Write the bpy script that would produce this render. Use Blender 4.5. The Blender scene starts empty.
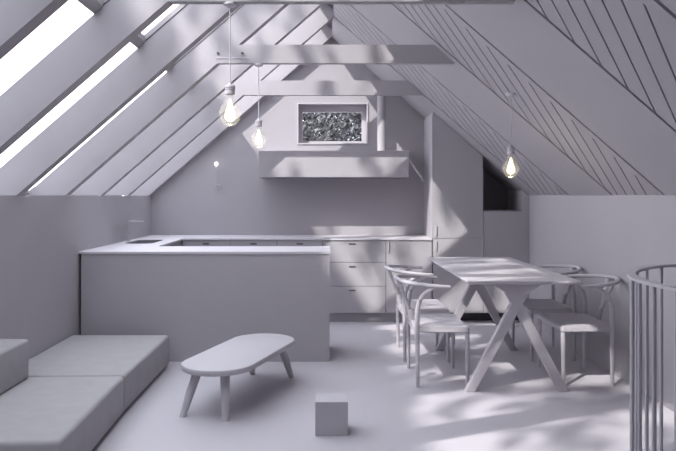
import bpy, bmesh, math, random
from mathutils import Vector, Matrix
random.seed(7)
S = bpy.context.scene
COL = bpy.context.collection
PI = math.pi
H = 1.32                     # eye height = height of the knee walls
K = 0.87                     # roof slope (rise over run)
XL, XR = -1.952, 2.135       # knee walls
YB, YF = 7.90, -1.60         # back wall, wall behind the camera
XRIDGE = (XL + XR) / 2
ZRIDGE = H + K * (XR - XL) / 2
CS = math.cos(math.atan(K)); SN = math.sin(math.atan(K))

# ---------------------------------------------------------------- materials
def mat(name, col, rough=0.7, noise=0.03, scale=6.0, bump=0.0, metal=0.0, spec=0.3):
    m = bpy.data.materials.new(name); m.use_nodes = True
    nt = m.node_tree; b = nt.nodes['Principled BSDF']
    b.inputs['Roughness'].default_value = rough
    b.inputs['Metallic'].default_value = metal
    b.inputs['Specular IOR Level'].default_value = spec
    tc = nt.nodes.new('ShaderNodeTexCoord')
    n = nt.nodes.new('ShaderNodeTexNoise'); n.inputs['Scale'].default_value = scale
    n.inputs['Detail'].default_value = 4
    nt.links.new(tc.outputs['Object'], n.inputs['Vector'])
    r = nt.nodes.new('ShaderNodeValToRGB')
    r.color_ramp.elements[0].position = .3; r.color_ramp.elements[1].position = .7
    r.color_ramp.elements[0].color = (*[max(0, c * (1 - noise)) for c in col], 1)
    r.color_ramp.elements[1].color = (*[min(1, c * (1 + noise)) for c in col], 1)
    nt.links.new(n.outputs['Fac'], r.inputs['Fac'])
    nt.links.new(r.outputs['Color'], b.inputs['Base Color'])
    if bump:
        bp = nt.nodes.new('ShaderNodeBump'); bp.inputs['Strength'].default_value = bump
        bp.inputs['Distance'].default_value = 0.002
        n2 = nt.nodes.new('ShaderNodeTexNoise'); n2.inputs['Scale'].default_value = scale * 25
        nt.links.new(tc.outputs['Object'], n2.inputs['Vector'])
        nt.links.new(n2.outputs['Fac'], bp.inputs['Height'])
        nt.links.new(bp.outputs['Normal'], b.inputs['Normal'])
    return m

M = dict(
    wall=mat('lilac_grey_plaster', (.385, .368, .394), .85, .02, 2),
    roof=mat('lilac_grey_roof_lining', (.385, .368, .394), .85, .02, 2),
    rafter=mat('painted_rafter_timber', (.385, .368, .390), .8, .03, 3),
    floor=mat('pale_lilac_floor', (.50, .478, .512), .5, .02, 1.5, spec=.35),
    worktop=mat('pale_worktop', (.62, .595, .635), .45, .02, 4),
    cabinet=mat('matte_cabinet_front', (.42, .404, .428), .7, .015, 4),
    fabric=mat('grey_upholstery', (.365, .354, .366), .95, .03, 14, .35, spec=.1),
    furn=mat('painted_furniture', (.48, .46, .49), .6, .02, 6),
    metal=mat('painted_metal', (.46, .44, .475), .45, .02, 6),
    groove=mat('dark_gap_lining', (.10, .09, .11), .9, .02, 6),
    slot=mat('dark_slot_and_gap_shade', (.09, .085, .10), .6, .02, 6),
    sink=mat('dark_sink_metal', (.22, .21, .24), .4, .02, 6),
    ceramic=mat('pale_lamp_ceramic', (.60, .57, .62), .4, .02, 6),
    bark=mat('grey_bark', (.18, .17, .17), .9, .2, 10),
    leaf=mat('grey_foliage', (.05, .05, .053), .45, .5, 4, spec=.5),
    leaf_pale=mat('silver_foliage', (.15, .15, .16), .5, .4, 4, spec=.5),
    render=mat('sun_blocker_render', (.5, .49, .5), .9, .05, 1),
    tile=mat('sun_blocker_roof_tile', (.3, .28, .3), .8, .1, 3),
    ground=mat('grey_ground', (.35, .34, .35), .95, .1, .5),
)

def glass(name, gloss=.06):
    m = bpy.data.materials.new(name); m.use_nodes = True
    nt = m.node_tree; nt.nodes.clear()
    o = nt.nodes.new('ShaderNodeOutputMaterial'); mx = nt.nodes.new('ShaderNodeMixShader')
    t = nt.nodes.new('ShaderNodeBsdfTransparent'); g = nt.nodes.new('ShaderNodeBsdfGlossy')
    lw = nt.nodes.new('ShaderNodeLayerWeight'); lw.inputs['Blend'].default_value = .5
    pw = nt.nodes.new('ShaderNodeMath'); pw.operation = 'POWER'; pw.inputs[1].default_value = 4.0
    f = nt.nodes.new('ShaderNodeMath'); f.operation = 'MULTIPLY_ADD'; f.inputs[1].default_value = .35; f.inputs[2].default_value = .02
    nt.links.new(lw.outputs['Facing'], pw.inputs[0]); nt.links.new(pw.outputs[0], f.inputs[0])
    g.inputs['Roughness'].default_value = .03
    t.inputs['Color'].default_value = (.97, .98, .99, 1)
    nt.links.new(f.outputs[0], mx.inputs['Fac'])
    nt.links.new(t.outputs[0], mx.inputs[1]); nt.links.new(g.outputs[0], mx.inputs[2])
    nt.links.new(mx.outputs[0], o.inputs[0]); return m
M['glass'] = glass('clear_glass')
def milky(name):
    m = glass(name); nt = m.node_tree; o = next(n for n in nt.nodes if n.type == 'OUTPUT_MATERIAL')
    src = o.inputs[0].links[0].from_socket
    t = nt.nodes.new('ShaderNodeBsdfTranslucent'); t.inputs['Color'].default_value = (1, .96, .85, 1)
    mx = nt.nodes.new('ShaderNodeMixShader'); mx.inputs['Fac'].default_value = .09
    nt.links.new(src, mx.inputs[1]); nt.links.new(t.outputs[0], mx.inputs[2]); nt.links.new(mx.outputs[0], o.inputs[0])
    return m
M['bulb_glass'] = milky('bulb_glass')

def emit(name, col, st):
    m = bpy.data.materials.new(name); m.use_nodes = True
    nt = m.node_tree; nt.nodes.clear()
    o = nt.nodes.new('ShaderNodeOutputMaterial'); e = nt.nodes.new('ShaderNodeEmission')
    e.inputs['Color'].default_value = (*col, 1); e.inputs['Strength'].default_value = st
    nt.links.new(e.outputs[0], o.inputs[0]); return m
M['glow'] = emit('warm_white_glow', (1.0, .88, .54), 2.4)
M['glow_cool'] = emit('white_glow', (1.0, .97, .92), 4.0)

# ---------------------------------------------------------------- helpers
def obj(name, bm, m, parent=None, smooth=False, loc=None):
    me = bpy.data.meshes.new(name); bmesh.ops.recalc_face_normals(bm, faces=bm.faces[:])
    bm.to_mesh(me); bm.free()
    ms = m if isinstance(m, (list, tuple)) else [m]
    for x in ms: me.materials.append(x)
    if smooth:
        for p in me.polygons: p.use_smooth = True
        try: me.set_sharp_from_angle(angle=math.radians(40))
        except Exception: pass
    o = bpy.data.objects.new(name, me); COL.objects.link(o)
    if parent: o.parent = parent
    if loc: o.location = loc
    return o
def tag(o, label, cat, group=None, kind=None):
    o['label'] = label; o['category'] = cat
    if group: o['group'] = group
    if kind: o['kind'] = kind
    return o
def thing(name, label, cat, loc=(0, 0, 0), rz=0, group=None):
    o = bpy.data.objects.new(name, None); COL.objects.link(o); o.empty_display_size = .1
    o.location = loc; o.rotation_euler = (0, 0, rz)
    return tag(o, label, cat, group)
def struct(name, bm, m, parent=None, smooth=False):
    o = obj(name, bm, m, parent, smooth)
    o['kind'] = 'structure'
    return o
def B(): return bmesh.new()
def box(bm, x0, x1, y0, y1, z0, z1, bev=0, seg=2, mi=0, mtx=None):
    r = bmesh.ops.create_cube(bm, size=1)
    vs = r['verts']
    for v in vs:
        v.co = Vector(((x0 + x1) / 2 + v.co.x * (x1 - x0), (y0 + y1) / 2 + v.co.y * (y1 - y0), (z0 + z1) / 2 + v.co.z * (z1 - z0)))
    if bev:
        es = list({e for v in vs for e in v.link_edges})
        r2 = bmesh.ops.bevel(bm, geom=es, offset=bev, segments=seg, profile=.5, affect='EDGES')
        vs = list({v for f in r2['faces'] for v in f.verts} | {v for v in vs if v.is_valid})
    fs = {f for v in vs if v.is_valid for f in v.link_faces}
    for f in fs: f.material_index = mi
    if mtx: bmesh.ops.transform(bm, matrix=mtx, verts=[v for v in vs if v.is_valid])
    return vs
def prism(bm, pts, y0, y1, mi=0):
    """polygon in the x-z plane, extruded along y"""
    a = [bm.verts.new((x, y0, z)) for x, z in pts]; b = [bm.verts.new((x, y1, z)) for x, z in pts]
    n = len(pts); fs = [bm.faces.new(a), bm.faces.new(b[::-1])]
    for i in range(n): fs.append(bm.faces.new((a[i], b[i], b[(i + 1) % n], a[(i + 1) % n])))
    for f in fs: f.material_index = mi
def zprism(bm, pts, z0, z1):
    a = [bm.verts.new((x, y, z0)) for x, y in pts]; b = [bm.verts.new((x, y, z1)) for x, y in pts]
    n = len(pts); bm.faces.new(a); bm.faces.new(b[::-1])
    for i in range(n): bm.faces.new((a[i], b[i], b[(i + 1) % n], a[(i + 1) % n]))
def catmull(P, n=6, closed=False):
    P = [Vector(p) for p in P]; out = []; L = len(P)
    rng = range(L) if closed else range(L - 1)
    for i in rng:
        p0 = P[(i - 1) % L] if closed or i > 0 else P[0] * 2 - P[1]
        p1 = P[i]; p2 = P[(i + 1) % L]
        p3 = P[(i + 2) % L] if closed or i + 2 < L else P[-1] * 2 - P[-2]
        for k in range(n):
            t = k / n
            out.append(.5 * ((2 * p1) + (p2 - p0) * t + (2 * p0 - 5 * p1 + 4 * p2 - p3) * t * t + (3 * p1 - p0 - 3 * p2 + p3) * t ** 3))
    if not closed: out.append(P[-1])
    return out
def tube(bm, P, r, n=10, closed=False, flat=None):
    """tube along P; r a number or a function of 0..1; flat=(a,b) gives an elliptical section"""
    P = [Vector(p) for p in P]; L = len(P); rings = []
    up = Vector((0, 0, 1))
    for i, p in enumerate(P):
        if closed: t = (P[(i + 1) % L] - P[i - 1])
        else: t = P[min(i + 1, L - 1)] - P[max(i - 1, 0)]
        t.normalize()
        ref = up if abs(t.z) < .92 else Vector((0, 1, 0))
        a = t.cross(ref).normalized(); b = a.cross(t).normalized()
        rr = r(i / max(1, L - 1)) if callable(r) else r
        fa, fb = flat if flat else (1, 1)
        rings.append([bm.verts.new(p + a * math.cos(2 * PI * k / n) * rr * fa + b * math.sin(2 * PI * k / n) * rr * fb) for k in range(n)])
    m = L if closed else L - 1
    for i in range(m):
        A = rings[i]; C = rings[(i + 1) % L]
        for k in range(n): bm.faces.new((A[k], A[(k + 1) % n], C[(k + 1) % n], C[k]))
    if not closed: bm.faces.new(rings[0][::-1]); bm.faces.new(rings[-1])
def lathe(bm, prof, n=24, c=(0, 0, 0)):
    rings = []
    for r, z in prof:
        if r < 1e-5: rings.append([bm.verts.new((c[0], c[1], c[2] + z))])
        else: rings.append([bm.verts.new((c[0] + r * math.cos(2 * PI * k / n), c[1] + r * math.sin(2 * PI * k / n), c[2] + z)) for k in range(n)])
    for a, b in zip(rings, rings[1:]):
        for k in range(n):
            k2 = (k + 1) % n
            if len(a) == 1 and len(b) == 1: continue
            if len(a) == 1: bm.faces.new((a[0], b[k2], b[k]))
            elif len(b) == 1: bm.faces.new((a[k], a[k2], b[0]))
            else: bm.faces.new((a[k], a[k2], b[k2], b[k]))
def copy_tree(o, parent=None):
    c = o.copy(); COL.objects.link(c); c.parent = parent
    if parent: c.matrix_parent_inverse = o.matrix_parent_inverse
    for ch in list(o.children): copy_tree(ch, c)
    return c

# ---------------------------------------------------------------- room shell
TL = .20                                # rafter depth on the glazed side
GX = TL / SN                            # horizontal offset of the glass plane
def zl(x, off=0): return H + K * (x - XL + off)      # left slope (inner plane, off = outward)
def zr(x, off=0): return H + K * (XR - x + off)      # right slope

bm = B(); box(bm, XL - .6, XR + .6, YF - .2, YB + .3, -.2, 0); struct('floor', bm, M['floor'])
bm = B(); box(bm, XL - .34, XL, YF, YB, 0, H - .004); struct('wall_left', bm, M['wall'])
bm = B(); box(bm, XR, XR + .34, YF, YB, 0, H + .004); struct('wall_right', bm, M['wall'])
# gable behind the camera
bm = B()
prism(bm, [(XL - .34, 0), (XR + .34, 0), (XR + .34, H), (XR + .34, zr(XR + .34, .5)), (XRIDGE, ZRIDGE + .44), (XL - .34, zl(XL - .34, .34)), (XL - .34, H)], YF - .2, YF)
struct('wall_front', bm, M['wall'])
# back gable with the window opening
WX0, WX1, WZ0, WZ1 = -.289, .484, H + .592, H + 1.032
bm = B()
o1 = [(XL - .34, 0), (WX0, 0), (WX0, zl(WX0, .30)), (XL - .34, zl(XL - .34, .30))]
prism(bm, o1, YB, YB + .28)
prism(bm, [(WX1, 0), (XR + .34, 0), (XR + .34, zr(XR + .34, .5)), (WX1, zr(WX1, .4))], YB, YB + .28)
prism(bm, [(WX0, 0), (WX1, 0), (WX1, WZ0), (WX0, WZ0)], YB, YB + .28)
prism(bm, [(WX0, WZ1), (WX1, WZ1), (WX1, zr(WX1, .4)), (XRIDGE, ZRIDGE + .3), (WX0, zl(WX0, .3))], YB, YB + .28)
struct('wall_back', bm, M['wall'])

# right slope: alternating smooth lining panels and diagonal boarding
def rp(u, y, d):
    """point on the right slope: u along the slope down from the ridge, d out of the room"""
    return Vector((XRIDGE + u * CS + d * SN, y, ZRIDGE - u * SN + d * CS))
UMAX = (XR - XRIDGE) / CS
bm = B()
def slab(bm, u0, u1, y0, y1, d0, d1, mi=0):
    c = [rp(u, y, d) for d in (d0, d1) for (u, y) in ((u0, y0), (u1, y0), (u1, y1), (u0, y1))]
    v = [bm.verts.new(p) for p in c]
    for f in ((0, 1, 2, 3), (7, 6, 5, 4), (0, 4, 5, 1), (1, 5, 6, 2), (2, 6, 7, 3), (3, 7, 4, 0)):
        bm.faces.new([v[i] for i in f]).material_index = mi
slab(bm, -.30, UMAX + .5, YF - .1, YB + .3, .055, .25)
ceil = struct('ceiling', bm, [M['groove']])
EDG = [-1.60, -.72, .12, .98, 1.82, 2.70, 3.52, 4.40, 5.19, 6.11, 6.95, 7.90]
bp = B()
bb = B()
SLO = .9 / CS            # boards run this far down the slope per metre of depth
for i in range(len(EDG) - 1):
    y0, y1 = EDG[i], EDG[i + 1]
    boarded = (i % 2 == 1)
    g = .006
    if boarded == False:
        slab(bp, 0, UMAX, y0 + g, y1 - .028, 0, .05)
    else:
        slab(bp, 0, UMAX, y0, y0 + .07, .001, .05)
        ya, yb = y0 + .0705, y1 - .008
        per, gap = .1797, .019
        u00 = (.83 - XRIDGE) / CS - SLO * 4.40
        k0 = int(math.floor((0 - SLO * yb - u00) / per)) - 1; k1 = int(math.ceil((UMAX - SLO * ya - u00) / per)) + 1
        for k in range(k0, k1):
            a = u00 + k * per + gap / 2; b = u00 + (k + 1) * per - gap / 2
            poly = [(a + SLO * ya, ya), (b + SLO * ya, ya), (b + SLO * yb, yb), (a + SLO * yb, yb)]
            for sgn, lim in ((1, 0.0), (-1, UMAX)):          # clip to 0 <= u <= UMAX
                out = []
                for q in range(len(poly)):
                    p, n_ = poly[q], poly[(q + 1) % len(poly)]
                    ip = (p[0] - lim) * sgn >= 0; iq = (n_[0] - lim) * sgn >= 0
                    if ip: out.append(p)
                    if ip != iq:
                        t = (lim - p[0]) / (n_[0] - p[0]); out.append((lim, p[1] + t * (n_[1] - p[1])))
                poly = out
                if len(poly) < 3: break
            if len(poly) < 3: continue
            lo = [bb.verts.new(rp(u, y, .005)) for u, y in poly]; hi = [bb.verts.new(rp(u, y, .05)) for u, y in poly]
            bb.faces.new(lo); bb.faces.new(hi[::-1])
            for q in range(len(poly)): bb.faces.new((lo[q], hi[q], hi[(q + 1) % len(poly)], lo[(q + 1) % len(poly)]))
struct('ceiling_panel', bp, M['roof'], ceil)
struct('ceiling_boards', bb, M['roof'], ceil)

# left slope: rafters and skylights
RY = [2.76 + .84 * k for k in range(-5, 7)]
tn = 1
def off_l(x): return zl(x, GX)
for y in RY:
    bm = B()
    yb = min(y + .09, YB - .045)
    xr = XRIDGE - .002
    prism(bm, [(XL, H), (XL - GX, H), (xr, zl(xr, GX)), (xr, zl(xr))], y, yb)
    struct('trim_%d' % tn, bm, M['rafter']); tn += 1
# ridge board, capping the top of the glazing
RU = .16
bm = B(); prism(bm, [(XRIDGE - RU, zl(XRIDGE - RU, GX)), (XRIDGE - RU, zl(XRIDGE - RU, GX + .12)), (XRIDGE + .05, ZRIDGE + K * (GX + .12)), (XRIDGE + .05, ZRIDGE + .10), (XRIDGE, ZRIDGE + .002), (XRIDGE, zl(XRIDGE, GX))], YF - .1, YB + .3)
struct('trim_%d' % tn, bm, M['rafter']); tn += 1
# skylights
PX = -1.166                              # purlin between lower and upper panes
def pane(bm, xa, xb, y0, y1, off, th=.02):
    prism(bm, [(xa, zl(xa, off)), (xb, zl(xb, off)), (xb, zl(xb, off + th)), (xa, zl(xa, off + th))], y0, y1)
for i in range(3, len(RY)):
    y0 = RY[i] + .09 if i >= 0 else YF; y1 = RY[i + 1] if i + 1 < len(RY) else YB
    if y1 - y0 < .12: continue
    bm = B()          # frame: purlin, jambs and head of the raised upper light, sill and top bar
    pane(bm, PX - .016, PX + .030, y0, y1, GX - .002, .045)
    for ya in (y0 - .045, y1 + .0):       # jambs standing on the rafters, outside
        pane(bm, PX, XRIDGE - RU, ya, ya + .045, GX + .010, .045)
    pane(bm, XL - GX - .03, XL - GX + .03, y0, y1, GX - .01, .06)
    w = struct('window_%d' % (i + 2), bm, M['rafter'])
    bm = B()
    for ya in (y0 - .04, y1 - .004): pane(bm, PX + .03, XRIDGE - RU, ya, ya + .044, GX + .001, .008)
    struct('shadow_line_strip', bm, M['slot'], w)  # dark strip colours in the shadow gap between rafter and jamb
    bm = B(); pane(bm, XL - GX, PX, y0 - .03, y1 + .03, GX + .004, .012); struct('pane', bm, M['glass'], w)
    bm = B(); pane(bm, PX, XRIDGE - RU, y0, y1, GX + .043, .010); struct('pane', bm, M['glass'], w)

bm = B(); pane(bm, XL - GX, XRIDGE - RU, YF, RY[3], GX, .05); struct('ceiling', bm, M['roof'])
# back window: deep reveal, frame and pane
bm = B()
fy = YB + .13
for a, b, c, d in ((WX0, WX1, WZ0, WZ0 + .03), (WX0, WX1, WZ1 - .075, WZ1), (WX0, WX0 + .045, WZ0 + .03, WZ1 - .075), (WX1 - .05, WX1, WZ0 + .03, WZ1 - .075)):
    box(bm, a, b, fy, fy + .05, c, d, .004)
w = struct('window_1', bm, M['furn'])
bm = B(); box(bm, WX0 + .04, WX1 - .045, fy + .02, fy + .028, WZ0 + .025, WZ1 - .07); struct('pane', bm, M['glass'], w)
bm = B()
t = .014
for a, b, c, d in ((WX0 - t, WX1 + t, WZ1, WZ1 + t), (WX0 - t, WX1 + t, WZ0 - t, WZ0), (WX0 - t, WX0, WZ0, WZ1), (WX1, WX1 + t, WZ0, WZ1)):
    box(bm, a, b, YB - .012, YB + .001, c, d)
struct('window_trim', bm, M['furn'], w)

# ---------------------------------------------------------------- collar beams
def beam(y, hh, label, dep=.055, plate=False):
    zb = H + .998; zt = zb + hh
    xa = lambda z: XL + (z - H) / K
    xb = lambda z: XR - (z - H) / K
    root = thing('collar_beam', label, 'beam', (0, y, zb), 0, 'collar beams across the attic')
    bm = B()
    prism(bm, [(xa(zb) + .0, 0), (xb(zb), 0), (xb(zt), hh), (xa(zt), hh)], -.001, dep)
    obj('beam', bm, M['rafter'], root)
    if not plate: return root
    bm = B()
    for x in (xa(zb) + .0 + .005, xa(zb) + .19):
        v0 = len(bm.verts)
        r = bmesh.ops.create_cone(bm, cap_ends=True, segments=10, radius1=.009, radius2=.009, depth=.012, matrix=Matrix.Translation((x, -.006, .075)) @ Matrix.Rotation(PI / 2, 4, 'X'))
    obj('bolts', bm, M['slot'], root)
    bm = B(); box(bm, xa(zb) - .01, xa(zb) + .24, -.005, 0, .036, .041)
    obj('plate_edge', bm, M['ceramic'], root)
    return root
beam(3.60, .16, 'nearest horizontal collar beam, cut by the top of the picture')
beam(5.28, .14, 'middle horizontal collar beam between the front beam and the window', plate=True)
beam(6.96, .145, 'rear horizontal collar beam just above the little gable window')

# ---------------------------------------------------------------- kitchen
ZC = .874                                 # worktop height
CT = .018
YC = 7.28                                 # cabinet fronts
PEN0, PEN1 = 5.56, 6.15
PXR = .045
# U-shaped worktop
SX, SY, SRX, SRY = -1.735, 6.78, .135, .30
bm = B()
U = [(XL, PEN0 - .008), (PXR + .006, PEN0 - .008), (PXR + .006, PEN1), (-1.46, PEN1), (-1.46, YC - .012), (1.1235, YC - .012), (1.1235, YB - .001), (XL, YB)]
def rrect(cx, cy, rx, ry, rc, n=6):
    out = []
    for (sx, sy, a0) in ((1, 1, 0), (-1, 1, 90), (-1, -1, 180), (1, -1, 270)):
        for k in range(n + 1):
            a = math.radians(a0 + 90 * k / n)
            out.append((cx + sx * (rx - rc) + rc * math.cos(a), cy + sy * (ry - rc) + rc * math.sin(a)))
    return out
hole = rrect(SX, SY, SRX, SRY, .10)
def flat_with_hole(bm, outer, hole, z):
    vo = [bm.verts.new((x, y, z)) for x, y in outer]; vh = [bm.verts.new((x, y, z)) for x, y in hole]
    es = [bm.edges.new((vo[i], vo[(i + 1) % len(vo)])) for i in range(len(vo))] + [bm.edges.new((vh[i], vh[(i + 1) % len(vh)])) for i in range(len(vh))]
    bmesh.ops.triangle_fill(bm, use_beauty=True, use_dissolve=False, edges=es)
    return vo, vh
t1 = flat_with_hole(bm, U, hole, ZC); t0 = flat_with_hole(bm, U, hole, ZC - CT)
for a, b in zip(t1, t0):
    for i in range(len(a)):
        j = (i + 1) % len(a); bm.faces.new((a[i], a[j], b[j], b[i]))
tag(obj('worktop', bm, M['worktop']), 'pale thin U-shaped kitchen worktop running over peninsula, side run and back cabinets', 'worktop')
# sink
bm = B()
r0 = rrect(SX, SY, SRX - .001, SRY - .001, .10); r1 = rrect(SX, SY, SRX - .02, SRY - .02, .09)
rings = [[bm.verts.new((x, y, z)) for x, y in rr] for rr, z in ((r0, ZC - .004), (r0, ZC - .02), (r1, ZC - .16))]
for a, b in zip(rings, rings[1:]):
    for i in range(len(a)): bm.faces.new((a[i], a[(i + 1) % len(a)], b[(i + 1) % len(a)], b[i]))
bm.faces.new(rings[-1])
sk = tag(obj('sink', bm, M['sink']), 'dark rounded sink sunk into the worktop in the left corner', 'sink')
bm = B(); lathe(bm, [(0, .004), (.022, .004), (.025, 0)], 16, (SX, SY, ZC - .158)); obj('drain', bm, M['metal'], sk)
# tap
tp = thing('kitchen_tap', 'slim angular tap on the worktop behind the dark sink', 'tap', (-1.905, 6.82, ZC))
bm = B(); lathe(bm, [(0, 0), (.022, 0), (.022, .01), (.012, .014), (.012, .05), (0, .05)], 14); obj('base', bm, M['metal'], tp)
bm = B(); tube(bm, catmull([(0, 0, .04), (0, 0, .12), (0, 0, .176), (.012, 0, .192), (.04, 0, .194), (.15, 0, .192)], 4), .0075, 10); obj('spout', bm, M['metal'], tp, True)
bm = B(); tube(bm, [(0, 0, .05), (.0, -.035, .062)], .005, 8); obj('handle', bm, M['metal'], tp, True)

# peninsula with its closed back panel
pn = thing('kitchen_peninsula', 'plain closed peninsula front standing between the daybeds and kitchen', 'kitchen counter', (XL, PEN0, 0))
bm = B(); box(bm, .022, PXR - XL, 0, .02, 0, ZC - CT - .001); obj('front_panel', bm, M['cabinet'], pn)
bm = B(); box(bm, .022, PXR - XL, .0205, PEN1 - PEN0 - .02, .08, ZC - CT - .001); box(bm, .05, PXR - XL - .03, .03, PEN1 - PEN0 - .07, 0, .08); obj('body', bm, M['cabinet'], pn)
# left-hand run under the sink
lr = thing('sink_cabinet', 'low cabinet run under the sink along the left wall', 'cabinet', (XL, PEN1, 0))
bm = B(); box(bm, .001, .455, -.018, YC - PEN1 - .005, .08, ZC - .19); box(bm, .44, .47, -.018, YC - PEN1 - .005, .08, ZC - CT - .001); box(bm, .001, .42, -.018, YC - PEN1 - .005, 0, .0805); obj('body', bm, M['cabinet'], lr)

FT = .018
def front(parent, x0, x1, z0, z1, name, hor=None, ver=None, g=.0025):
    """cabinet front in the plane YC, with a recessed finger slot; parent sits at (px, YC, 0)"""
    px = parent.location.x
    bm = B(); box(bm, x0 - px + g, x1 - px - g, 0, FT, z0 + g, z1 - g, .0012, 1)
    d = obj(name, bm, M['cabinet'], parent)
    if hor:
        bm = B(); cx, cz = hor
        box(bm, cx - px - .034, cx - px + .034, -.007, -.0005, cz - .010, cz + .004, .002, 1)
        h = obj('handle', bm, M['slot'], d)
        h['label'] = 'small dark finger pull'
    if ver:
        bm = B(); cx, cz = ver
        box(bm, cx - px - .004, cx - px + .010, -.014, -.0005, cz - .055, cz + .055, .003, 1)
        obj('handle', bm, M['cabinet'], d)
    return d
def carcass(parent, x0, x1, z0, z1, dep=.58):
    px = parent.location.x
    bm = B(); box(bm, x0 - px + .001, x1 - px - .001, FT + .004, dep, z0, z1); obj('body', bm, M['groove'], parent)
def X(px): return (px - 324) / 96.15
def Z(py): return H - (py - 195.5) / 96.15
ZTOE = Z(313.2); ZT = ZC - CT - .002
def base_unit(x0, x1, label, fronts, cat='cabinet', plinth=True):
    c = thing('base_cabinet', label, cat, ((x0 + x1) / 2, YC, 0), 0, 'base cabinets along the back wall')
    carcass(c, x0, x1, ZTOE, ZT)
    px = c.location.x
    if plinth:
        bm = B(); box(bm, x0 - px, x1 - px, .05, .07, 0, ZTOE); obj('plinth', bm, M['cabinet'], c)
    for (nm, a, b, hor, ver) in fronts: front(c, x0, x1, a, b, nm, hor, ver)
    return c
d1, d2 = Z(262.3), Z(286.2)
for k, (a, b, lb) in enumerate(((182, 230, 'back wall base cabinet nearest the sink corner, mostly hidden by peninsula'),
                                (230, 277, 'back wall base cabinet with dark pull, second from the sink corner'),
                                (277, 322.6, 'back wall base cabinet just left of the open drawer stack'))):
    m = (X(a) + X(b)) / 2
    base_unit(X(a), X(b), lb, [('drawer', d1, ZT, (m, Z(243.5)), None), ('drawer', d2, d1, (m, Z(266)), None), ('drawer', ZTOE, d2, (m, Z(290)), None)])
m = X(352.3)
base_unit(X(322.6), X(385.9), 'wide three-drawer base cabinet right of the peninsula end', [('drawer', d1, ZT, (m, Z(243.6)), None), ('drawer', d2, d1, (m, Z(266.3)), None), ('drawer', ZTOE, d2, (m, Z(290)), None)])
base_unit(X(385.9), 1.1235, 'single-door base cabinet between drawer stack and tall cabinet', [('door', ZTOE, ZT, None, (X(388.5), Z(247)))])

# tall cabinets under the slope
TX0, TXM, TX1 = 1.132, X(483.2), XR
TD = YB - YC - .003
tc = thing('tall_cabinet', 'tall two-door cabinet rising to the sloping ceiling beside the worktop', 'cabinet', (TX0, YC, 0))
def rel(pts): return [(x - TX0, z) for x, z in pts]
gap = .004
bm = B(); prism(bm, rel([(TX0, ZTOE), (TXM, ZTOE), (TXM, zr(TXM) - gap), (TX0, zr(TX0) - gap)]), FT + .003, TD)
obj('body', bm, M['cabinet'], tc)
zs = Z(238.2)
for nm, z0, z1, hz in (('door', ZTOE, zs, Z(246)), ('door', zs, None, Z(231))):
    bm = B()
    g = .0025
    if z1: prism(bm, rel([(TX0, z0 + g), (TXM - g, z0 + g), (TXM - g, z1 - g), (TX0, z1 - g)]), 0, FT)
    else: prism(bm, rel([(TX0, z0 + g), (TXM - g, z0 + g), (TXM - g, zr(TXM) - gap), (TX0, zr(TX0) - gap)]), 0, FT)
    d = obj(nm, bm, M['cabinet'], tc)
    bm = B(); box(bm, .028, .042, -.014, -.0005, hz - .05, hz + .05, .003, 1); obj('handle', bm, M['cabinet'], d)
bm = B(); box(bm, .002, TXM - TX0, .12, .14, 0, ZTOE); obj('void_shade_board', bm, M['slot'], tc)['label'] = 'black board standing in for the shade of the open toe recess'  # black board paints the darkness of the open void under the tall cabinet
# worktop-side end frame
bm = B(); box(bm, -.006, -.0005, .0, TD, ZC, zr(TX0) - .03); obj('side_panel', bm, M['cabinet'], tc)

# cabinet with the open niche
nc = thing('niche_cabinet', 'low cabinet in the right corner below a dark triangular niche', 'cabinet', (TXM, YC, 0))
ZN = Z(211.5); XN = X(522.5)
r2 = lambda pts: [(x - TXM, z) for x, z in pts]
bm = B(); box(bm, .001, TX1 - TXM - .001, FT + .003, TD, ZTOE, ZN - .002)
prism(bm, r2([(XN, ZN - .001), (TX1 - .001, ZN - .001), (TX1 - .001, zr(TX1) - gap), (XN, zr(XN) - gap)]), 0, TD)
obj('body', bm, M['cabinet'], nc)
bm = B(); box(bm, .0025, TX1 - TXM - .001, 0, FT, ZTOE + .0025, ZN); d = obj('door', bm, M['cabinet'], nc)
bm = B(); box(bm, -.010, .004, -.014, -.0005, Z(251), Z(240), .003, 1); obj('handle', bm, M['cabinet'], d)
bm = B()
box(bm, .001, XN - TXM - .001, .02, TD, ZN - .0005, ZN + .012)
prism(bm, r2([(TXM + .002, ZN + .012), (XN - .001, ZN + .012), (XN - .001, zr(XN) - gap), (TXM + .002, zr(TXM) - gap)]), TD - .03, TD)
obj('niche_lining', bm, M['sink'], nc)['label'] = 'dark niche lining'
bm = B(); box(bm, .001, TX1 - TXM - .001, .12, .14, 0, ZTOE); obj('void_shade_board', bm, M['slot'], nc)['label'] = 'black board standing in for the shade of the open toe recess'  # same painted darkness for the open void under this cabinet

# range hood and flue
HY = 7.45; hs = 700 / HY
hx0, hx1 = (258.3 - 324) / hs, (408.8 - 324) / hs
hz1, hz0 = H + (195.5 - 150.6) / hs, H + (195.5 - 177.3) / hs
hd = thing('range_hood', 'long plain box-shaped extractor hood on the back wall under the window', 'range hood', ((hx0 + hx1) / 2, YB - .001, hz0))
hw = (hx1 - hx0) / 2
bm = B(); box(bm, -hw, hw, -(YB - HY), 0, 0, hz1 - hz0, .003, 1); obj('housing', bm, M['cabinet'], hd)
bm = B(); box(bm, -hw + .03, hw - .03, -(YB - HY) + .03, -.03, -.006, -.0005); obj('filter', bm, M['sink'], hd)['label'] = 'dark filter underneath'
fx = (382.3 - 324) / 91.5; fy_ = 7.75
bm = B(); tube(bm, [(fx, fy_, hz1 + .0005), (fx, fy_, zr(fx) - .005 - K*.05)], .047, 24)
fl = tag(obj('flue_pipe', bm, M['cabinet'], None, True), 'round vertical flue pipe rising from the hood to the sloping ceiling', 'pipe')
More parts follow.
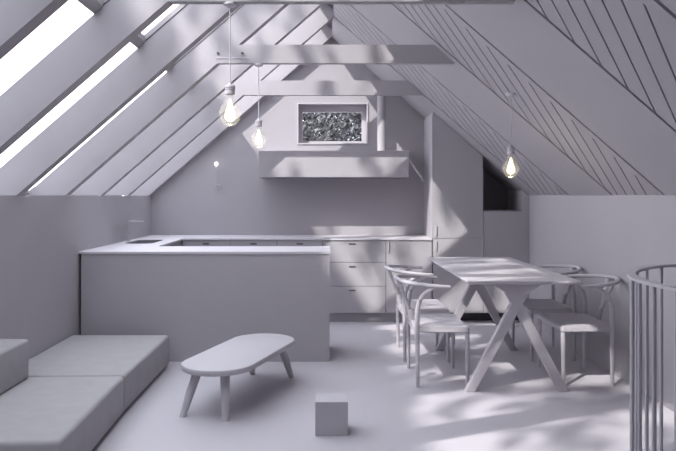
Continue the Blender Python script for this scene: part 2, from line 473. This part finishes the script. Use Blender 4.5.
# small wall lamp
wl = thing('wall_lamp', 'tiny lit wall lamp on the back wall left of the hood', 'lamp', ((217.2 - 324) / 88.6, YB, H + .10))
bm = B(); r = bmesh.ops.create_cone(bm, cap_ends=True, segments=16, radius1=.028, radius2=.028, depth=.014, matrix=Matrix.Translation((.012, -.008, 0)) @ Matrix.Rotation(PI / 2, 4, 'X')); obj('wall_plate', bm, M['metal'], wl)
bm = B(); tube(bm, catmull([(.012, -.012, 0), (.012, -.05, .0), (.0, -.07, .02), (0, -.07, .10), (0, -.07, .205)], 4), .004, 8); obj('stem', bm, M['metal'], wl, True)
bm = B(); lathe(bm, [(0, 0), (.012, 0), (.012, .022), (0, .022)], 14, (0, -.07, .205)); obj('socket', bm, M['ceramic'], wl)
bm = B(); lathe(bm, [(0, 0), (.008, .003), (.019, .018), (.021, .028), (.015, .042), (0, .05)], 16, (0, -.07, .227)); obj('bulb', bm, M['glow_cool'], wl, True)

# ---------------------------------------------------------------- pendants
def pendant(x, y, ztop, zsock, label, tilt=0):
    p = thing('pendant_lamp', label, 'pendant lamp', (x, y, ztop), 0, 'bare bulb pendant lamps')
    bm = B(); lathe(bm, [(0, 0), (.034, 0), (.034, -.010), (.026, -.018), (.006, -.022), (0, -.022)], 24); obj('ceiling_rose', bm, M['ceramic'], p, True)
    L = zsock - ztop
    bm = B(); tube(bm, [(0, 0, -.02), (0, 0, L + .012)], .0030, 8); obj('cord', bm, M['metal'], p, True)
    bm = B(); lathe(bm, [(0, .014), (.008, .012), (.012, .0), (.024, -.003), (.0265, -.008), (.0265, -.014), (.0235, -.016), (.0265, -.019), (.0265, -.026), (.0235, -.028), (.025, -.032), (.025, -.048), (.016, -.052), (0, -.052)], 24, (0, 0, L)); obj('socket', bm, M['metal'], p, True)
    bm = B(); lathe(bm, [(.0155, -.050), (.018, -.062), (.028, -.082), (.045, -.108), (.055, -.135), (.056, -.155), (.049, -.180), (.035, -.199), (.018, -.209), (0, -.212)], 28, (0, 0, L)); g = obj('glass_bulb', bm, M['bulb_glass'], p, True)
    bm = B(); lathe(bm, [(0, -.072), (.006, -.074), (.010, -.090), (.016, -.115), (.025, -.140), (.029, -.160), (.026, -.176), (.016, -.187), (0, -.192)], 20, (0, 0, L)); obj('filament', bm, M['glow'], g, True)['label'] = 'glowing filament core'
    l = bpy.data.lights.new('bulb_light', 'POINT'); l.energy = 1.6; l.color = (1, .86, .58); l.shadow_soft_size = .03
    lo = bpy.data.objects.new('bulb_light', l); COL.objects.link(lo); lo.location = (x, y, zsock - .235)
    return p
pendant(-.4875, 3.630, H + .9975, H + .573, 'large glowing bulb pendant, nearest, hanging from the front beam')
pendant(-.495, 5.308, H + .9975, H + .573, 'glowing bulb pendant hanging from the middle beam left of the gable window')
x3 = 1.300
pendant(x3, 4.87, zr(x3) - .014, H + .337, 'glowing bulb pendant hanging low from the boarded slope above the dining table')

# ---------------------------------------------------------------- daybeds
def cushion(bm, x0, x1, y0, y1, z0, z1, bev=.022):
    box(bm, x0, x1, y0, y1, z0, z1, bev, 4)
def daybed(x, y0, y1, yaw, label):
    w = .755; L = y1 - y0
    d = thing('daybed_module', label, 'daybed', (x, y0, 0), yaw, 'low daybed modules along the left wall')
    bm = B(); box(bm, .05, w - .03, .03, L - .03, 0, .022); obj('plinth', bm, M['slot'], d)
    bm = B(); cushion(bm, 0, w, 0, L, .022, .247); obj('mattress', bm, M['fabric'], d, True)
    return d
daybed(XL + .006, 4.175, 5.40, 0, 'low upholstered daybed block against the peninsula, farther from the viewer')
daybed(XL + .044, 3.03, 4.150, math.radians(1.9), 'low upholstered daybed block in the foreground, under the back cushion')
bm = B(); cushion(bm, 0, .212, -1.1, 0, 0, .232, .02)
o = tag(obj('back_cushion', bm, M['fabric'], None, True, (XL + .008, 4.12, .2475)), 'thick back cushion lying on the near daybed against the left wall', 'cushion')

# ---------------------------------------------------------------- coffee table
ct = thing('coffee_table', 'low oval coffee table with four splayed legs beside the daybeds', 'coffee table', (-.54, 4.63, 0), -math.radians(17.5))
def stadium(a, r, n=20):
    out = []
    for k in range(n + 1): t = PI * k / n; out.append((r * math.cos(t), a + r * math.sin(t)))
    for k in range(n + 1): t = PI + PI * k / n; out.append((r * math.cos(t), -a + r * math.sin(t)))
    return out
bm = B()
prof = [(-.020, .262), (-.004, .266), (0, .280), (0, .290), (-.004, .2975), (-.012, .300)]
rs = []
for dr, z in prof: rs.append([bm.verts.new((x, y, z)) for x, y in stadium(.350, .228 + dr)])
for a, b in zip(rs, rs[1:]):
    for i in range(len(a)): bm.faces.new((a[i], a[(i + 1) % len(a)], b[(i + 1) % len(a)], b[i]))
bm.faces.new(rs[0][::-1]); bm.faces.new(rs[-1])
obj('tabletop', bm, M['furn'], ct, True)
for sx in (-1, 1):
    for sy in (-1, 1):
        dxl = .03 if (sx == 1 and sy == -1) else 0
        bm = B(); tube(bm, [(sx * .105 - dxl, sy * .42, .269), (sx * .13 - dxl, sy * .47, .135), (sx * .155 - dxl, sy * .52, .0)], lambda t: .031 - .010 * t, 14)
        for v in bm.verts:
            if v.co.z < .012: v.co.z = 0
            if v.co.z > .262: v.co.z = .2615
        obj('leg', bm, M['furn'], ct, True)

# cube stool
bm = B(); box(bm, -.0905, .0905, -.085, .085, 0, .187, .003, 2)
tag(obj('cube_stool', bm, M['furn'], None, False, (.0415, 3.926, 0)), 'small plain cube block standing alone on the open floor', 'cube stool')

# ---------------------------------------------------------------- dining table
DX0, DX1, DY0, DY1, DZ = .955, 1.715, 4.65, 6.49, .75
dcx = (DX0 + DX1) / 2
dt = thing('dining_table', 'rectangular dining table with crossed trestle legs below the hanging bulb', 'dining table', (dcx, (DY0 + DY1) / 2, 0))
ly = (DY1 - DY0) / 2
bm = B()
rs = []
hw = (DX1 - DX0) / 2
for ins, z in ((.014, DZ - .024), (.0, DZ - .012), (.0, DZ - .002), (.002, DZ)):
    rs.append([bm.verts.new((sx * (hw - ins), sy * (ly - ins), z)) for sx, sy in ((-1, -1), (1, -1), (1, 1), (-1, 1))])
for a, b in zip(rs, rs[1:]):
    for i in range(4): bm.faces.new((a[i], a[(i + 1) % 4], b[(i + 1) % 4], b[i]))
bm.faces.new(rs[0][::-1]); bm.faces.new(rs[-1])
obj('tabletop', bm, M['furn'], dt)
for yy, (f0, f1) in ((4.73, (.985, 1.615)), (5.98, (.985, 1.620))):
    tr = yy - (DY0 + DY1) / 2
    top = DZ - .0245
    cx = 1.300 - dcx
    for (fx0, s) in ((f0 - dcx, 1), (f1 - dcx, -1)):
        bm = B()
        # board from the floor foot up across the centre line
        tx = cx + s * .070
        w0, w1 = .033, .040
        zc = top
        yo = 0 if s == 1 else .001
        P = [(fx0 - w0, 0), (fx0 + w0 * .9, 0), (tx + w1, zc), (tx - w1, zc)]
        # pinch: keep the board straight and tapering
        prism(bm, P, tr - .03 + yo, tr + .03 + yo)
        bmesh.ops.bevel(bm, geom=[e for e in bm.edges if abs(e.verts[0].co.y - e.verts[1].co.y) < 1e-6], offset=.004, segments=2, affect='EDGES')
        for v in bm.verts: v.co.z = max(0, min(top, v.co.z))
        obj('leg', bm, M['furn'], dt, False)
for yy in (4.73, 5.98):
    tr = yy - (DY0 + DY1) / 2; cx = 1.300 - dcx; tp_ = DZ - .0245
    bm = B(); prism(bm, [(cx - .165, tp_), (cx - .13, tp_ - .028), (cx - .085, tp_ - .055), (cx - .055, tp_ - .085), (cx + .055, tp_ - .085), (cx + .085, tp_ - .055), (cx + .13, tp_ - .028), (cx + .165, tp_)], tr - .028, tr + .028)
    obj('gusset', bm, M['furn'], dt)
bm = B(); box(bm, 1.30 - dcx - .03, 1.30 - dcx + .03, 4.765 - 5.57, 5.945 - 5.57, .67, DZ - .025, .004, 1)
obj('stretcher', bm, M['furn'], dt)

# ---------------------------------------------------------------- wishbone chairs (front faces +x)
def make_chair(label):
    c = thing('wishbone_chair', label, 'chair', (0, 0, 0), 0, 'wishbone chairs around the dining table')
    bm = B()
    zprism(bm, [(-.178, -.262), (-.188, -.25), (-.188, .25), (-.178, .262), (.172, .279), (.185, .268), (.185, -.268), (.172, -.279)], .374, .417)
    bmesh.ops.bevel(bm, geom=[e for e in bm.edges if abs(e.verts[0].co.z - e.verts[1].co.z) < 1e-6], offset=.008, segments=2, affect='EDGES')
    obj('seat', bm, M['furn'], c, True)
    # steam-bent back rail
    pts = [(.05, -.272, .690), (-.03, -.283, .696), (-.13, -.262, .704), (-.228, -.195, .712), (-.278, -.09, .720), (-.290, 0, .723), (-.278, .09, .720), (-.228, .195, .712), (-.13, .262, .704), (-.03, .283, .696), (.05, .272, .690)]
    bm = B(); tube(bm, catmull(pts, 6), lambda t: .0145 + .003 * math.sin(PI * t), 12, flat=(1.1, .85)); obj('back_rail', bm, M['furn'], c, True)
    for s in (-1, 1):
        pts = [(-.17, s * .262, 0), (-.17, s * .258, .22), (-.172, s * .252, .42), (-.168, s * .255, .54), (-.14, s * .262, .62), (-.085, s * .270, .672), (-.04, s * .276, .692)]
        bm = B(); tube(bm, catmull(pts, 5), lambda t: .0125 + .0045 * math.sin(PI * min(1, t * 1.1)), 12)
        for v in bm.verts: v.co.z = max(0, v.co.z)
        obj('leg', bm, M['furn'], c, True)
        bm = B(); tube(bm, [(.172, s * .272, 0), (.172, s * .268, .2), (.172, s * .262, .375)], lambda t: .0125 + .004 * t, 12); obj('leg', bm, M['furn'], c, True)
    bm = B(); tube(bm, [(-.17, -.25, .362), (-.17, .25, .362)], .012, 10); obj('seat_rail', bm, M['furn'], c, True)
    # Y splat
    bm = B()
    tube(bm, catmull([(-.172, 0, .40), (-.19, 0, .48), (-.21, 0, .53)], 4), .012, 10, flat=(1.5, .7))
    for s in (-1, 1):
        tube(bm, catmull([(-.205, s * .004, .51), (-.225, s * .022, .58), (-.255, s * .055, .655), (-.275, s * .085, .716)], 5), .0095, 10, flat=(1.3, .7))
    obj('splat', bm, M['furn'], c, True)
    return c
c0 = make_chair('wishbone chair on the left side of the table, nearer the viewer')
c0.location = (.815, 5.085, 0)
def chair(x, y, rz, label):
    c = copy_tree(c0); c.location = (x, y, 0); c.rotation_euler = (0, 0, rz); c['label'] = label
chair(.812, 5.825, 0, 'wishbone chair on the left side of the table, beside the kitchen drawers')
chair(1.825, 5.105, PI, 'wishbone chair by the right wall, nearer the railing')
chair(1.825, 5.845, PI, 'wishbone chair by the right wall, farther from the railing and half hidden by the table')

# ---------------------------------------------------------------- round stair railing
rx, ry, rr, rz = 1.53, 2.03, .585, 1.07
ra = thing('stair_railing', 'round metal railing of thin upright bars by the right wall', 'railing', (rx, ry, 0))
def ringbar(bm, r0, r1, z0, z1, n=96):
    R = [[bm.verts.new((r * math.cos(2 * PI * k / n), r * math.sin(2 * PI * k / n), z)) for k in range(n)] for r, z in ((r0, z0), (r1, z0), (r1, z1), (r0, z1))]
    for q in range(4):
        a, b = R[q], R[(q + 1) % 4]
        for k in range(n): bm.faces.new((a[k], a[(k + 1) % n], b[(k + 1) % n], b[k]))
bm = B(); ringbar(bm, rr - .013, rr + .013, rz - .009, rz); obj('handrail', bm, M['metal'], ra)
bm = B(); ringbar(bm, rr - .013, rr + .013, 0, .01); obj('base_ring', bm, M['metal'], ra)
for k in range(36):
    a = 2 * PI * k / 36 + math.radians(2.5)
    bm = B(); x, y = rr * math.cos(a), rr * math.sin(a)
    tube(bm, [(x, y, .008), (x, y, rz - .006)], .0066, 8)
    obj('baluster', bm, M['metal'], ra, True)

# ---------------------------------------------------------------- outside
bm = B(); box(bm, -60, 60, -60, 60, -3.2, -3.0); struct('ground', bm, M['ground'])
# unseen house shape added on the left to block sun from the lower panes
nh = thing('sun_blocker_house', 'plain house-shaped sun blocker added unseen left of the attic skylights', 'house', (-7.6, -5.5, -3))
bm = B(); prism(bm, [(-3, 0), (1.1, 0), (1.1, 13.0), (-1, 14.4), (-3, 13.0)], -7, 6.3); obj('wall', bm, M['render'], nh)  # wall of the added sun blocker
bm = B(); prism(bm, [(1.25, 12.90), (1.3, 13.0), (-1, 14.65), (-3.3, 12.95), (-3.25, 12.85), (-1, 14.42)], -7.2, 6.5); obj('roof', bm, M['tile'], nh)  # roof of the added sun blocker

def leaves(bm, c, R, n, size, clusters, cr):
    cs = []
    for _ in range(clusters):
        while True:
            p = Vector((random.uniform(-1, 1), random.uniform(-1, 1), random.uniform(-1, 1)))
            if p.length < 1: break
        cs.append(Vector(c) + Vector((p.x * R[0], p.y * R[1], p.z * R[2])))
    for _ in range(n):
        q = random.choice(cs) + Vector((random.gauss(0, cr), random.gauss(0, cr), random.gauss(0, cr)))
        nrm = Vector((random.gauss(0, 1), random.gauss(0, 1), random.gauss(0, 1))).normalized()
        a = nrm.orthogonal().normalized(); b = nrm.cross(a)
        s = size * random.uniform(.6, 1.3); w = s * .38
        v = [bm.verts.new(q + a * x * s + b * y * w + nrm * h * s) for x, y, h in ((-1, 0, 0), (-.3, 1, .12), (.4, .8, .12), (1, 0, 0), (.4, -.8, .12), (-.3, -1, .12))]
        f = bm.faces.new(v); f.material_index = 0
def tree(loc, height, crowns, label, mats, trunk_r=.12, size=.12, group=None):
    t = thing('tree', label, 'tree', loc, 0, group)
    bm = B(); top = Vector((0, 0, height)); tube(bm, catmull([(0, 0, 0), (.1, .05, height * .4), (-.05, .1, height * .75), top], 5), lambda u: trunk_r * (1 - .7 * u), 10)
    for c, R, n, k, cr in crowns:
        tube(bm, catmull([(0, 0, height * .55), (Vector(c) * .6 + Vector((0, 0, height * .35))), Vector(c)], 4), lambda u: trunk_r * .4 * (1 - .7 * u), 6)
    obj('trunk', bm, M['bark'], t, True)
    for mi, m_ in enumerate(mats):
        bm = B()
        for c, R, n, k, cr in crowns: leaves(bm, c, R, n // len(mats), size, k, cr)
        obj('foliage', bm, m_, t)
    return t
# trees the sun shines through, left of the roof and off camera
for (tx, ty, nl, nm) in ((-4.5, -4.2, 420, 'leafy tree outside by the added house, far end'), (-4.4, -1.4, 330, 'leafy tree outside, between the two other garden trees'), (-4.3, 1.3, 120, 'leafy tree outside, closest to the skylights')):
    tree((tx, ty, -3), 10.2, [((0, 0, 10.8), (1.25, 1.45, 1.5), nl, 22, .26)], nm, [M['leaf']], .13, .16, 'garden trees beside the roof')
# tree behind the gable window
tree((.7, 10.1, -3), 5.0, [((-.6, 0, 5.2), (1.0, .8, .8), 16000, 90, .15)], 'dense silvery tree seen through the little gable window', [M['leaf'], M['leaf_pale']], .08, .036)

# ---------------------------------------------------------------- light
w = bpy.data.worlds.new('sky'); S.world = w; w.use_nodes = True
nt = w.node_tree; bg = nt.nodes['Background']
tc_ = nt.nodes.new('ShaderNodeTexCoord'); sp = nt.nodes.new('ShaderNodeSeparateXYZ'); rp_ = nt.nodes.new('ShaderNodeValToRGB')
nt.links.new(tc_.outputs['Generated'], sp.inputs[0]); nt.links.new(sp.outputs['Z'], rp_.inputs['Fac'])
rp_.color_ramp.elements[0].color = (.96, .955, 1.0, 1); rp_.color_ramp.elements[1].color = (.88, .91, 1.0, 1)
nt.links.new(rp_.outputs['Color'], bg.inputs['Color']); bg.inputs['Strength'].default_value = 4.2
sun = bpy.data.lights.new('sun', 'SUN'); sun.energy = 5.6; sun.angle = math.radians(.7); sun.color = (1.0, .95, .90)
so = bpy.data.objects.new('sun', sun); COL.objects.link(so)
so.rotation_euler = Vector((.686, .83, -1.0)).to_track_quat('-Z', 'Y').to_euler()
so.location = (-6, -6, 12)

# ---------------------------------------------------------------- camera
cam = bpy.data.cameras.new('camera'); co = bpy.data.objects.new('camera', cam); COL.objects.link(co)
co.location = (0, 0, H); co.rotation_euler = (PI / 2, 0, 0)
cam.sensor_width = 36; cam.lens = 700 / 676 * 36
cam.shift_x = (338 - 324) / 676; cam.shift_y = -(225.5 - 195.5) / 676
cam.clip_start = .05
S.camera = co
S.view_settings.view_transform = 'Standard'; S.view_settings.look = 'None'
S.view_settings.gamma = 1; S.view_settings.use_curve_mapping = False
S.view_settings.exposure = 0.0
S.cycles.use_denoising = True
S.cycles.max_bounces = 12; S.cycles.diffuse_bounces = 8; S.cycles.transparent_max_bounces = 16
